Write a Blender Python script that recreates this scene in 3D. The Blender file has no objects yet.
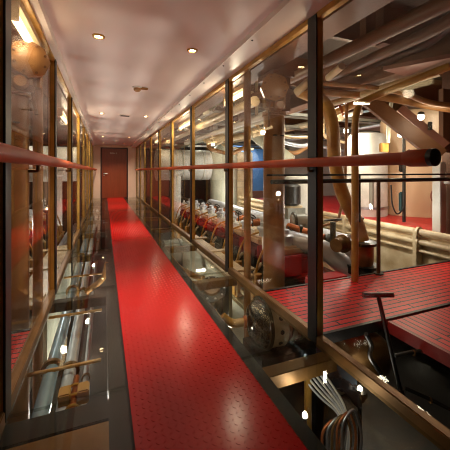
import bpy, bmesh, math, random
from mathutils import Vector, Matrix
random.seed(7)
S = bpy.context.scene
COL = S.collection
EYE = 1.1
TH = math.atan(121 / 306.0)
CS, SN = math.cos(TH), math.sin(TH)
MIRROR = False
CX = 0.43          # centre line of the corridor


def at(x, y, D):
    r = (x - 225) / 306.0 * D
    return (r * CS + D * SN, D * CS - r * SN, EYE - (y - 171) / 306.0 * D)


# ------------------------------------------------------------------ materials
def lin(c):
    return tuple(((v / 255) / 12.92 if v / 255 <= 0.04045 else ((v / 255 + 0.055) / 1.055) ** 2.4) for v in c) + (1,)


def paint(name, rgb, rough=0.45, metal=0.0, vary=0.25, scale=6.0, bump=0.0, bscale=40.0, coat=0.0, dirt=None):
    m = bpy.data.materials.new(name)
    m.use_nodes = True
    nt = m.node_tree
    b = nt.nodes['Principled BSDF']
    b.inputs['Roughness'].default_value = rough
    b.inputs['Metallic'].default_value = metal
    b.inputs['Coat Weight'].default_value = coat
    c = lin(rgb)
    tc = nt.nodes.new('ShaderNodeTexCoord')
    n = nt.nodes.new('ShaderNodeTexNoise')
    n.inputs['Scale'].default_value = scale
    n.inputs['Detail'].default_value = 6
    nt.links.new(tc.outputs['Object'], n.inputs['Vector'])
    r = nt.nodes.new('ShaderNodeValToRGB')
    r.color_ramp.elements[0].position = 0.3
    r.color_ramp.elements[1].position = 0.7
    d = lin(dirt) if dirt else tuple(v * (1 - vary) for v in c[:3]) + (1,)
    r.color_ramp.elements[0].color = d
    r.color_ramp.elements[1].color = c
    nt.links.new(n.outputs['Fac'], r.inputs['Fac'])
    nt.links.new(r.outputs['Color'], b.inputs['Base Color'])
    if bump:
        n2 = nt.nodes.new('ShaderNodeTexNoise')
        n2.inputs['Scale'].default_value = bscale
        nt.links.new(tc.outputs['Object'], n2.inputs['Vector'])
        bp = nt.nodes.new('ShaderNodeBump')
        bp.inputs['Strength'].default_value = bump
        bp.inputs['Distance'].default_value = 0.02
        nt.links.new(n2.outputs['Fac'], bp.inputs['Height'])
        nt.links.new(bp.outputs['Normal'], b.inputs['Normal'])
    return m


def emit(name, rgb, strength):
    m = bpy.data.materials.new(name)
    m.use_nodes = True
    nt = m.node_tree
    nt.nodes.clear()
    e = nt.nodes.new('ShaderNodeEmission')
    e.inputs['Color'].default_value = lin(rgb)
    e.inputs['Strength'].default_value = strength
    o = nt.nodes.new('ShaderNodeOutputMaterial')
    nt.links.new(e.outputs[0], o.inputs['Surface'])
    return m


def glass(name, tint, f0, k=1.0):
    """clear sheet: see-through plus mirror reflection growing towards grazing angles"""
    m = bpy.data.materials.new(name)
    m.use_nodes = True
    nt = m.node_tree
    nt.nodes.clear()
    t = nt.nodes.new('ShaderNodeBsdfTransparent')
    t.inputs['Color'].default_value = tint
    g = nt.nodes.new('ShaderNodeBsdfGlossy')
    g.inputs['Roughness'].default_value = 0.0
    g.inputs['Color'].default_value = (0.95, 0.93, 0.9, 1)
    lw = nt.nodes.new('ShaderNodeLayerWeight')
    lw.inputs['Blend'].default_value = 0.5
    p = nt.nodes.new('ShaderNodeMath')
    p.operation = 'POWER'
    p.inputs[1].default_value = 5
    nt.links.new(lw.outputs['Facing'], p.inputs[0])
    ma = nt.nodes.new('ShaderNodeMath')
    ma.operation = 'MULTIPLY_ADD'
    ma.inputs[1].default_value = (1 - f0) * k
    ma.inputs[2].default_value = f0
    nt.links.new(p.outputs[0], ma.inputs[0])
    mx = nt.nodes.new('ShaderNodeMixShader')
    nt.links.new(ma.outputs[0], mx.inputs['Fac'])
    nt.links.new(t.outputs[0], mx.inputs[1])
    nt.links.new(g.outputs[0], mx.inputs[2])
    o = nt.nodes.new('ShaderNodeOutputMaterial')
    nt.links.new(mx.outputs[0], o.inputs['Surface'])
    return m


def slatted(name, rgb, gap, along_x=True, pitch=0.056):
    m = paint(name, rgb, 0.4)
    nt = m.node_tree
    b = nt.nodes['Principled BSDF']
    tc = nt.nodes.new('ShaderNodeTexCoord')
    mp = nt.nodes.new('ShaderNodeMapping')
    if not along_x:
        mp.inputs['Rotation'].default_value = (0, 0, math.pi / 2)
    br = nt.nodes.new('ShaderNodeTexBrick')
    br.inputs['Scale'].default_value = 1.0
    br.inputs['Brick Width'].default_value = 0.75
    br.inputs['Row Height'].default_value = pitch
    br.inputs['Mortar Size'].default_value = 0.0065
    c = lin(rgb)
    br.inputs['Color1'].default_value = c
    br.inputs['Color2'].default_value = tuple(v * 0.75 for v in c[:3]) + (1,)
    br.inputs['Mortar'].default_value = lin(gap)
    nt.links.new(tc.outputs['Object'], mp.inputs['Vector'])
    nt.links.new(mp.outputs[0], br.inputs['Vector'])
    nt.links.new(br.outputs['Color'], b.inputs['Base Color'])
    inv = nt.nodes.new('ShaderNodeMath')
    inv.operation = 'SUBTRACT'
    inv.inputs[0].default_value = 1
    nt.links.new(br.outputs['Fac'], inv.inputs[1])
    bp = nt.nodes.new('ShaderNodeBump')
    bp.inputs['Strength'].default_value = 0.8
    bp.inputs['Distance'].default_value = 0.01
    nt.links.new(inv.outputs[0], bp.inputs['Height'])
    nt.links.new(bp.outputs['Normal'], b.inputs['Normal'])
    return m


def woodmat(name, rgb1, rgb2):
    m = paint(name, rgb1, 0.35, coat=0.2)
    nt = m.node_tree
    b = nt.nodes['Principled BSDF']
    tc = nt.nodes.new('ShaderNodeTexCoord')
    mp = nt.nodes.new('ShaderNodeMapping')
    mp.inputs['Scale'].default_value = (14, 14, 0.8)
    n = nt.nodes.new('ShaderNodeTexNoise')
    n.inputs['Scale'].default_value = 2
    n.inputs['Detail'].default_value = 8
    r = nt.nodes.new('ShaderNodeValToRGB')
    r.color_ramp.elements[0].color = lin(rgb2)
    r.color_ramp.elements[1].color = lin(rgb1)
    nt.links.new(tc.outputs['Object'], mp.inputs['Vector'])
    nt.links.new(mp.outputs[0], n.inputs['Vector'])
    nt.links.new(n.outputs['Fac'], r.inputs['Fac'])
    nt.links.new(r.outputs['Color'], b.inputs['Base Color'])
    return m


M = dict(
    ceil=paint('ceiling_paint', (244, 228, 224), 0.5, vary=0.04, scale=2),
    strip=paint('soffit_paint', (236, 224, 216), 0.45, vary=0.03),
    pinkwall=paint('pale_wall_paint', (215, 180, 155), 0.5, vary=0.05),
    brass=paint('brass', (204, 156, 74), 0.36, 0.4, 0.3, 9),
    brassdark=paint('aged_brass', (138, 100, 54), 0.42, 0.5, 0.35, 9),
    tread=paint('red_tread_paint', (178, 7, 7), 0.2, vary=0.12, scale=3),
    red=paint('red_paint', (190, 20, 20), 0.4, vary=0.3),
    darkred=paint('dull_red_paint', (150, 26, 22), 0.45, vary=0.35),
    rail=paint('varnished_rail', (196, 82, 30), 0.5, vary=0.3, scale=4),
    black=paint('black_steel', (26, 24, 24), 0.4, vary=0.4),
    dark=paint('dark_steel', (52, 48, 44), 0.45, 0.3, 0.4),
    floor=paint('bilge_paint', (44, 40, 34), 0.35, vary=0.5, scale=2),
    shell=paint('dark_bulkhead', (66, 56, 46), 0.6, vary=0.4, scale=1.5),
    brown=paint('brown_steel_paint', (126, 84, 52), 0.5, vary=0.3, scale=3),
    deepbrown=paint('deep_brown_paint', (92, 58, 38), 0.5, vary=0.3, scale=3),
    pink=paint('pink_primer', (156, 102, 84), 0.5, vary=0.15, scale=4),
    tan=paint('tan_pipe_paint', (178, 130, 80), 0.4, vary=0.25, scale=4, dirt=(138, 94, 52)),
    yellow=paint('ochre_pipe_paint', (208, 160, 82), 0.4, vary=0.3, scale=5, dirt=(160, 104, 44)),
    cream=paint('cream_paint', (226, 206, 170), 0.4, vary=0.15, scale=4, dirt=(180, 152, 110)),
    peach=paint('peach_tank_paint', (232, 198, 160), 0.45, vary=0.08, scale=2),
    white=paint('white_paint', (232, 230, 224), 0.4, vary=0.08, scale=3, dirt=(200, 196, 184)),
    pale=paint('pale_grey_green_paint', (196, 194, 172), 0.45, vary=0.15, scale=3),
    lag=paint('silver_lagging', (212, 216, 224), 0.33, 0.35, 0.2, 8, 0.6, 14),
    steel=paint('bright_steel', (190, 192, 196), 0.28, 0.85, 0.25, 8),
    bluepipe=paint('pale_blue_pipe', (168, 192, 208), 0.25, 0.4, 0.2, 6),
    blue=paint('blue_paint', (92, 134, 182), 0.5, vary=0.1),
    grey=paint('grey_paint', (150, 150, 140), 0.4, 0.1, 0.25, 5),
    copper=paint('copper', (190, 110, 64), 0.35, 0.6, 0.35, 7),
    olive=paint('dark_olive_casting', (62, 60, 44), 0.45, 0.2, 0.5, 9),
    tarp=paint('crumpled_blue_sheet', (70, 84, 104), 0.35, 0, 0.4, 6, 1.0, 9),
    wood=woodmat('door_veneer', (140, 64, 34), (98, 42, 20)),
    plank=woodmat('plank_wood', (190, 136, 76), (150, 102, 54)),
    frame=paint('dark_door_frame', (60, 26, 16), 0.4),
    pane=glass('wall_glass', (0.93, 0.93, 0.9, 1), 0.032, 0.9),
    paneL=glass('tinted_wall_glass', (0.94, 0.93, 0.90, 1), 0.03, 0.4),
    floorglass=glass('floor_glass', (0.86, 0.88, 0.85, 1), 0.026, 0.7),
    domeglass=paint('dark_gloss_dome', (34, 44, 42), 0.12, 0.2, 0.3, coat=1.0),
    slatx=slatted('red_grating_paint', (222, 26, 28), (30, 6, 6), True),
    slaty=slatted('red_grating_paint_lengthwise', (222, 26, 28), (30, 6, 6), False),
    lamp=emit('lamp_glow', (255, 226, 180), 30),
    tube=emit('tube_glow', (255, 226, 176), 5),
    bulb=emit('bulb_glow', (255, 240, 215), 25),
)


M['tread'].node_tree.nodes['Principled BSDF'].inputs['Specular IOR Level'].default_value = 0.45
for k_ in ('slatx', 'slaty', 'rail'):
    M[k_].node_tree.nodes['Principled BSDF'].inputs['Specular IOR Level'].default_value = 0.3

# ------------------------------------------------------------------ mesh helper
class MB:
    def __init__(self):
        self.bm = bmesh.new()

    def box(self, lo, hi, bevel=0.0):
        bm2 = bmesh.new()
        bmesh.ops.create_cube(bm2, size=1)
        c = [(a + b) / 2 for a, b in zip(lo, hi)]
        d = [abs(b - a) for a, b in zip(lo, hi)]
        for v in bm2.verts:
            v.co = Vector((v.co.x * d[0] + c[0], v.co.y * d[1] + c[1], v.co.z * d[2] + c[2]))
        if bevel:
            bmesh.ops.bevel(bm2, geom=bm2.edges[:], offset=min(bevel, min(d) * 0.45), segments=2, affect='EDGES')
        self._take(bm2)
        return self

    def _take(self, bm2):
        me = bpy.data.meshes.new('t')
        bm2.to_mesh(me)
        bm2.free()
        self.bm.from_mesh(me)
        bpy.data.meshes.remove(me)

    def ring_sweep(self, rings, closed_ends=True):
        bm = self.bm
        vs = [[bm.verts.new(p) for p in r] for r in rings]
        n = len(rings[0])
        for a, b in zip(vs, vs[1:]):
            for i in range(n):
                bm.faces.new((a[i], a[(i + 1) % n], b[(i + 1) % n], b[i]))
        if closed_ends:
            bm.faces.new(vs[0][::-1])
            bm.faces.new(vs[-1])
        return self

    def lathe(self, prof, base, axis=(0, 0, 1), seg=24):
        """prof: (radius, height along the axis)"""
        ax = Vector(axis).normalized()
        q = ax.to_track_quat('Z', 'Y')
        b = Vector(base)
        rings = []
        for r, h in prof:
            rings.append([b + q @ Vector((max(r, 1e-4) * math.cos(2 * math.pi * i / seg), max(r, 1e-4) * math.sin(2 * math.pi * i / seg), h)) for i in range(seg)])
        return self.ring_sweep(rings)

    def cyl(self, p0, p1, r, seg=16, r1=None):
        p0, p1 = Vector(p0), Vector(p1)
        L = (p1 - p0).length
        return self.lathe([(r, 0), (r if r1 is None else r1, L)], p0, p1 - p0, seg)

    def tube(self, pts, r, seg=12, bend=0.12, steps=6):
        pts = [Vector(p) for p in pts]
        path = [pts[0]]
        for i in range(1, len(pts) - 1):
            a, b, c = pts[i - 1], pts[i], pts[i + 1]
            k = min(bend, (a - b).length * 0.45, (c - b).length * 0.45)
            s, e = b + (a - b).normalized() * k, b + (c - b).normalized() * k
            for j in range(steps + 1):
                t = j / steps
                path.append(s * (1 - t) ** 2 + b * 2 * t * (1 - t) + e * t * t)
        path.append(pts[-1])
        rings = []
        up = None
        for i, p in enumerate(path):
            d = (path[min(i + 1, len(path) - 1)] - path[max(i - 1, 0)])
            if d.length < 1e-7:
                continue
            d.normalize()
            if up is None:
                up = d.orthogonal().normalized()
            up = (up - d * up.dot(d))
            up = up.normalized() if up.length > 1e-5 else d.orthogonal().normalized()
            w = d.cross(up)
            rings.append([p + up * (r * math.cos(2 * math.pi * k / seg)) + w * (r * math.sin(2 * math.pi * k / seg)) for k in range(seg)])
        return self.ring_sweep(rings)

    def torus(self, c, R, r, axis=(0, 0, 1), seg=24, s2=8):
        q = Vector(axis).normalized().to_track_quat('Z', 'Y')
        c = Vector(c)
        bm = self.bm
        vs = []
        for i in range(seg):
            a = 2 * math.pi * i / seg
            vs.append([bm.verts.new(c + q @ Vector(((R + r * math.cos(2 * math.pi * j / s2)) * math.cos(a), (R + r * math.cos(2 * math.pi * j / s2)) * math.sin(a), r * math.sin(2 * math.pi * j / s2)))) for j in range(s2)])
        for i in range(seg):
            A, B = vs[i], vs[(i + 1) % seg]
            for j in range(s2):
                bm.faces.new((A[j], B[j], B[(j + 1) % s2], A[(j + 1) % s2]))
        return self

    def beam(self, p0, p1, w, h):
        """rectangular bar between two points, w sideways, h upright"""
        p0, p1 = Vector(p0), Vector(p1)
        d = (p1 - p0).normalized()
        up = Vector((0, 0, 1)) if abs(d.z) < 0.95 else Vector((0, 1, 0))
        s = d.cross(up).normalized()
        u = s.cross(d)
        rings = [[p + s * (a * w / 2) + u * (b * h / 2) for a, b in ((-1, -1), (1, -1), (1, 1), (-1, 1))] for p in (p0, p1)]
        return self.ring_sweep(rings)

    def prism(self, poly, z0, z1):
        return self.ring_sweep([[Vector((x, y, z0)) for x, y in poly], [Vector((x, y, z1)) for x, y in poly]])

    def build(self, name, mat, parent=None, smooth=True):
        bm = self.bm
        if MIRROR:
            for v in bm.verts:
                v.co.x = 2 * CX - v.co.x
        bmesh.ops.recalc_face_normals(bm, faces=bm.faces[:])
        if parent is None:
            xs = [v.co for v in bm.verts]
            org = Vector(((min(v.x for v in xs) + max(v.x for v in xs)) / 2, (min(v.y for v in xs) + max(v.y for v in xs)) / 2, min(v.z for v in xs)))
        else:
            org = Vector(parent['_w'])
        bmesh.ops.translate(bm, verts=bm.verts[:], vec=-org)
        me = bpy.data.meshes.new(name)
        bm.to_mesh(me)
        bm.free()
        me.materials.append(mat)
        if smooth:
            for p in me.polygons:
                p.use_smooth = True
            me.set_sharp_from_angle(angle=math.radians(40))
        o = bpy.data.objects.new(name, me)
        COL.objects.link(o)
        if parent is not None:
            o.parent = parent
            o['_w'] = parent['_w'][:] if not isinstance(parent['_w'], tuple) else parent['_w']
        else:
            o.location = org
            o['_w'] = tuple(org)
        return o


def tag(o, label, cat, group=None):
    o['label'] = label
    o['category'] = cat
    if group:
        o['group'] = group
    return o


def thing(name, loc, label, cat, group=None):
    o = bpy.data.objects.new(name, None)
    COL.objects.link(o)
    loc = (2 * CX - loc[0], loc[1], loc[2]) if MIRROR else tuple(loc)
    o.location = loc
    o.empty_display_size = 0.1
    o['_w'] = loc
    return tag(o, label, cat, group)


def struct(o):
    o['kind'] = 'structure'
    return o


def copy_tree(o, off=(0, 0, 0), parent=None, label=None):
    c = o.copy()
    COL.objects.link(c)
    if parent is not None:
        c.parent = parent
    else:
        c.location = Vector(o.location) + Vector(off)
        c['_w'] = tuple(c.location)
    if label:
        c['label'] = label
    for ch in o.children:
        copy_tree(ch, parent=c)
    return c


def pipe(name, pts, r, mat, label, cat='pipe', bend=0.12, flanges=(), fm=None, group=None, seg=12):
    """one pipe; flanges are (point, direction) collars that become parts"""
    p = MB().tube(pts, r, seg, bend).build(name, mat)
    tag(p, label, cat, group)
    for c, d in flanges:
        c, d = Vector(c), Vector(d).normalized()
        MB().cyl(c - d * r * 0.35, c + d * r * 0.35, r * 1.5, 16).build('flange', fm or mat, p)
    return p


# ------------------------------------------------------------------ shell of the ship
XR, XL = 1.29, -0.43
YN, YF = -1.0, 13.4
struct(MB().box((-6.6, -3, -1.9), (9, 15, -1.8)).build('floor', M['floor']))
struct(MB().box((-6.6, -3, 3.3), (9, 15, 3.4)).build('ceiling', M['shell']))
struct(MB().box((-6.7, -3, -1.8), (-6.6, 15, 3.3)).build('wall_left', M['shell']))
struct(MB().box((9, -3, -1.8), (9.1, 15, 3.3)).build('wall_right', M['pinkwall']))
struct(MB().box((-6.6, 14.9, -1.8), (9, 15, 3.3)).build('wall_front', M['shell']))
struct(MB().box((-6.6, -3, -1.8), (9, -2.9, 3.3)).build('wall_back', M['shell']))
# corridor lid
struct(MB().box((-0.36, YN, 2.16), (1.04, YF, 2.24)).build('ceiling', M['ceil']))
tr = struct(MB().box((1.04, YN, 2.12), (1.34, YF, 2.24)).build('trim_1', M['strip']))
for i in range(10):
    y = 0.9 + i * 0.62
    MB().lathe([(0.008, 0), (0.008, 0.006), (0.004, 0.008)], (1.075, y, 2.1205), (0, 0, -1), 10).build('screw', M['dark'], tr)
struct(MB().box((-0.48, YN, 2.10), (-0.36, YF, 2.24)).build('trim_2', M['strip']))
# end of the corridor, with the doorway
we = MB()
we.box((-0.5, YF, -0.2), (-0.13, YF + 0.12, 2.24))
struct(we.build('wall_end', M['pinkwall']))
struct(MB().box((0.93, YF, -0.2), (1.36, YF + 0.12, 2.24)).build('wall_end', M['pinkwall']))
struct(MB().box((-0.13, YF, 2.06), (0.93, YF + 0.12, 2.24)).build('wall_end', M['pinkwall']))
dr = struct(MB().box((-0.08, YF + 0.02, 0.0), (0.88, YF + 0.07, 2.02), 0.004).build('door_1', M['wood']))
for lo, hi in (((-0.13, YF - 0.02, 0), (-0.08, YF + 0.1, 2.06)), ((0.88, YF - 0.02, 0), (0.93, YF + 0.1, 2.06)), ((-0.08, YF - 0.02, 2.02), (0.88, YF + 0.1, 2.06))):
    MB().box(lo, hi).build('door_frame', M['frame'], dr)
h = MB()
h.lathe([(0.025, 0), (0.025, 0.012)], (0.0, YF + 0.02, 1.0), (0, -1, 0), 16)
h.tube([(0.0, YF + 0.02, 1.0), (0.0, YF - 0.04, 1.0), (0.14, YF - 0.04, 1.0)], 0.011, 10, 0.02)
h.build('door_handle', M['steel'], dr)
MB().lathe([(0.022, 0), (0.022, 0.01)], (0.0, YF + 0.02, 0.93), (0, -1, 0), 16).build('keyhole_plate', M['steel'], dr)
lm = MB()
for k in range(4):
    x = 0.26 + k * 0.075
    if k in (0, 1):
        lm.torus((x, YF + 0.012, 1.83), 0.026, 0.006, (0, 1, 0), 16, 6)
    elif k == 2:
        lm.box((x - 0.03, YF + 0.006, 1.80), (x - 0.018, YF + 0.018, 1.86)).box((x - 0.018, YF + 0.006, 1.824), (x + 0.02, YF + 0.018, 1.836))
    else:
        lm.box((x - 0.006, YF + 0.006, 1.80), (x + 0.006, YF + 0.018, 1.86))
lm.build('door_mark', M['pale'], dr)

# glass walls: a pane and its brass post, foot rail and head rail per bay
POSTS = [0.15, 1.65, 3.14, 4.65, 6.19, 7.70, 9.20, 10.70, 12.10, 13.38]
n = 1
for X, s, gm in ((XR, 1, 'pane'), (XL, -1, 'paneL')):
    prev = YN
    for y in POSTS:
        w = struct(MB().box((X - 0.005, prev + 0.03, 0.06), (X + 0.005, y - 0.03, 2.10)).build('window_%d' % n, M[gm], smooth=False))
        MB().box((X - s * 0.018, y - 0.044, -0.02), (X + s * 0.030, y + 0.044, 2.12), 0.003).build('mullion', M['brass'], w)
        MB().box((X - s * 0.028, y - 0.046, -0.01), (X - s * 0.0185, y + 0.046, 2.11), 0.002).build('gasket_strip', M['black'], w)
        MB().box((X - 0.026, prev + 0.03, -0.03), (X + 0.026, y - 0.03, 0.045), 0.005).build('foot_rail', M['brassdark'], w)
        MB().box((X - 0.022, prev + 0.03, 2.08), (X + 0.022, y - 0.03, 2.12), 0.003).build('head_rail', M['brass'], w)
        prev = y
        n += 1

# glass floor with its bearers
nt_ = 3
prev = YN
for y in [0.35] + POSTS[1:]:
    for x0, x1 in ((XL + 0.03, 0.105), (0.755, XR - 0.03)):
        f = struct(MB().box((x0, prev + 0.004, -0.025), (x1, y - 0.004, -0.003)).build('floor_panel', M['floorglass'], smooth=False))
    if y < 13:
        for x0, x1 in ((XL - 0.02, 0.09), (0.77, XR + 0.02)):
            wide = x0 < 0 and 1 < y < 2
            struct(MB().box((x0, y - (0.52 if wide else 0.18), -0.11), (x1, y - (0.165 if wide else 0.09), -0.03), 0.004).build('trim_%d' % nt_, M['plank'] if wide else M['dark'] if x0 < 0 else M['brassdark']))
            if wide:
                nt_ += 1
                struct(MB().box((x0, y - 0.155, -0.10), (x1, y - 0.02, -0.03), 0.004).build('trim_%d' % nt_, M['black']))
            nt_ += 1
    prev = y
for x0, x1 in ((0.02, 0.125), (0.735, 0.84)):
    struct(MB().box((x0, YN, -0.16), (x1, YF, -0.028)).build('trim_%d' % nt_, M['black']))
    nt_ += 1

# red chequer plate runner with raised lozenges
wk = tag(MB().box((0.115, YN, -0.026), (0.745, YF - 0.02, 0.006), 0.003).build('tread_plate_walkway', M['tread']),
         'long glossy red chequer plate walkway down the glass corridor to the door', 'walkway')
lz = MB()
bm = lz.bm
P = 0.03
nx = int(0.60 / P)
for iy in range(int(9.0 / P)):
    y = -0.2 + iy * P
    for ix in range(nx + 1):
        x = 0.14 + ix * P
        a = math.pi / 4 if (ix + iy) % 2 else -math.pi / 4
        c, s_ = math.cos(a), math.sin(a)
        L, W = 0.0115, 0.0038
        base = [(L, 0), (0, W), (-L, 0), (0, -W)]
        lo = [bm.verts.new((x + u * c - v * s_, y + u * s_ + v * c, 0.0058)) for u, v in base]
        hi = [bm.verts.new((x + .55 * (u * c - v * s_), y + .55 * (u * s_ + v * c), 0.0076)) for u, v in base]
        for k in range(4):
            bm.faces.new((lo[k], lo[(k + 1) % 4], hi[(k + 1) % 4], hi[k]))
        bm.faces.new(hi)
lo_ = lz.build('tread_pattern', M['tread'], wk, smooth=False)

# handrails on both glass walls
for X, y0, y1, sx, where in ((1.235, 0.86, 13.3, 1, 'right'), (-0.285, -0.9, 13.3, -1, 'left')):
    hr = thing('handrail', (X, y0, 1.155), 'reddish brown round handrail running along the %s glass wall' % where, 'handrail')
    MB().cyl((X, y0, 1.155), (X, y1, 1.155), 0.029, 20).build('rail', M['rail'], hr)
    MB().lathe([(0.033, 0), (0.037, 0.01), (0.037, 0.09), (0.031, 0.11)], (X, y0 - 0.01, 1.155), (0, 1, 0), 20).build('end_collar', M['rail'], hr)
    MB().lathe([(0.036, 0), (0.036, 0.02), (0.02, 0.03)], (X, y0 - 0.01, 1.155), (0, -1, 0), 20).build('end_cap', M['black'], hr)
    for y in POSTS[1:-1]:
        MB().tube([(X, y, 1.13), (X, y, 1.10), (X + sx * 0.04, y, 1.10)], 0.009, 8, 0.02).build('bracket', M['brassdark'], hr)

# ceiling fittings
dl_where = ['nearest pair', 'second pair', 'third pair', 'farthest pair']
spots = [(-0.04, .72, 2.6), (-0.04, .75, 6.05), (-0.03, .73, 10.0), (-0.03, .73, 12.4)]
for i, (xa, xb, y) in enumerate(spots):
    for x, side in ((xa, 'left'), (xb, 'right')):
        d = thing('downlight', (x, y, 2.16), 'recessed ceiling downlight, %s one of the %s along the corridor' % (side, dl_where[i]), 'downlight', 'corridor ceiling downlights')
        MB().lathe([(0.03, 0.0), (0.048, 0.0), (0.046, 0.008), (0.032, 0.01), (0.03, 0.0)], (x, y, 2.16), (0, 0, -1), 24).build('bezel', M['brass'], d)
        MB().lathe([(0.03, 0), (0.024, 0.006)], (x, y, 2.16), (0, 0, -1), 20).build('lamp', M['lamp'], d)
        L = bpy.data.lights.new('downlight_beam', 'SPOT')
        L.energy = 112
        L.color = (1, 0.86, 0.70)
        L.spot_size = math.radians(62 if i < 3 else 120)
        L.spot_blend = 1.0
        L.shadow_soft_size = 0.04
        lo2 = bpy.data.objects.new('downlight_beam', L)
        lo2.location = (x, y, 2.13)
        COL.objects.link(lo2)
sd = thing('smoke_detector', (0.39, 4.0, 2.16), 'small brownish smoke detector on the corridor ceiling', 'smoke detector')
MB().lathe([(0.06, 0), (0.06, 0.012), (0.05, 0.016)], (0.39, 4.0, 2.16), (0, 0, -1), 24).build('base', M['white'], sd)
MB().lathe([(0.045, 0.016), (0.045, 0.04), (0.03, 0.055), (0.01, 0.058)], (0.39, 4.0, 2.16), (0, 0, -1), 24).build('sensor_head', M['tan'], sd)
MB().box((0.43, 3.97, 2.13), (0.52, 4.0, 2.155), 0.004).build('bracket_arm', M['tan'], sd)
vg = thing('ceiling_vent', (0.37, 6.1, 2.16), 'flat slotted vent between the second pair of downlights', 'vent')
MB().box((0.27, 6.02, 2.145), (0.47, 6.18, 2.159), 0.003).build('vent_frame', M['strip'], vg)
for k in range(4):
    MB().box((0.29, 6.045 + k * 0.033, 2.142), (0.45, 6.06 + k * 0.033, 2.146)).build('slot', M['dark'], vg)
sp = thing('ceiling_speaker', (0.40, 11.4, 2.16), 'round pale ceiling fitting just in front of the far door', 'ceiling fitting')
MB().lathe([(0.09, 0), (0.085, 0.015), (0.06, 0.02)], (0.40, 11.4, 2.16), (0, 0, -1), 24).build('ring', M['white'], sp)
MB().lathe([(0.055, 0.02), (0.04, 0.035), (0.01, 0.04)], (0.40, 11.4, 2.16), (0, 0, -1), 24).build('dome', M['cream'], sp)


# ------------------------------------------------------------------ both sides of the engine room
def area(name, loc, rot, sx, sy, e, col=(1, 0.82, 0.6)):
    L = bpy.data.lights.new(name, 'AREA')
    L.shape = 'RECTANGLE'
    L.size, L.size_y = sx, sy
    L.energy = e
    L.color = col
    o = bpy.data.objects.new(name, L)
    if MIRROR:
        loc = (2 * CX - loc[0], loc[1], loc[2])
    o.location = loc
    o.rotation_euler = rot
    COL.objects.link(o)
    return o


def point(name, loc, e, col=(1, 0.84, 0.64), r=0.08):
    L = bpy.data.lights.new(name, 'POINT')
    L.energy = e
    L.color = col
    L.shadow_soft_size = r
    o = bpy.data.objects.new(name, L)
    if MIRROR:
        loc = (2 * CX - loc[0], loc[1], loc[2])
    o.location = loc
    COL.objects.link(o)
    return o


def tube_light(x, y, z, length, label, energy, along_y=True):
    t = thing('tube_light', (x, y, z), label, 'light', 'tube lights in the engine room')
    d = (0, length / 2, 0) if along_y else (length / 2, 0, 0)
    a = Vector((x, y, z)) - Vector(d)
    b = Vector((x, y, z)) + Vector(d)
    MB().beam(a + Vector((0, 0, 0.065)), b + Vector((0, 0, 0.065)), 0.08, 0.05).build('housing', M['cream'], t)
    MB().cyl(a * 0.96 + b * 0.04, a * 0.04 + b * 0.96, 0.026, 14).build('lamp_tube', M['tube'], t)
    for q in (a, b):
        dd = (b - a).normalized() * 0.02
        MB().beam(q - dd, q + dd, 0.07, 0.09).build('end_holder', M['cream'], t)
    for q in (a * 0.8 + b * 0.2, a * 0.2 + b * 0.8):
        MB().cyl((q.x, q.y, z + 0.09), (q.x, q.y, 2.10), 0.008, 8).build('hanger_rod', M['dark'], t)
    point('tube_light_glow', (x, y, z - 0.06), energy * 0.6, (1, 0.84, 0.62), 0.05)


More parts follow.
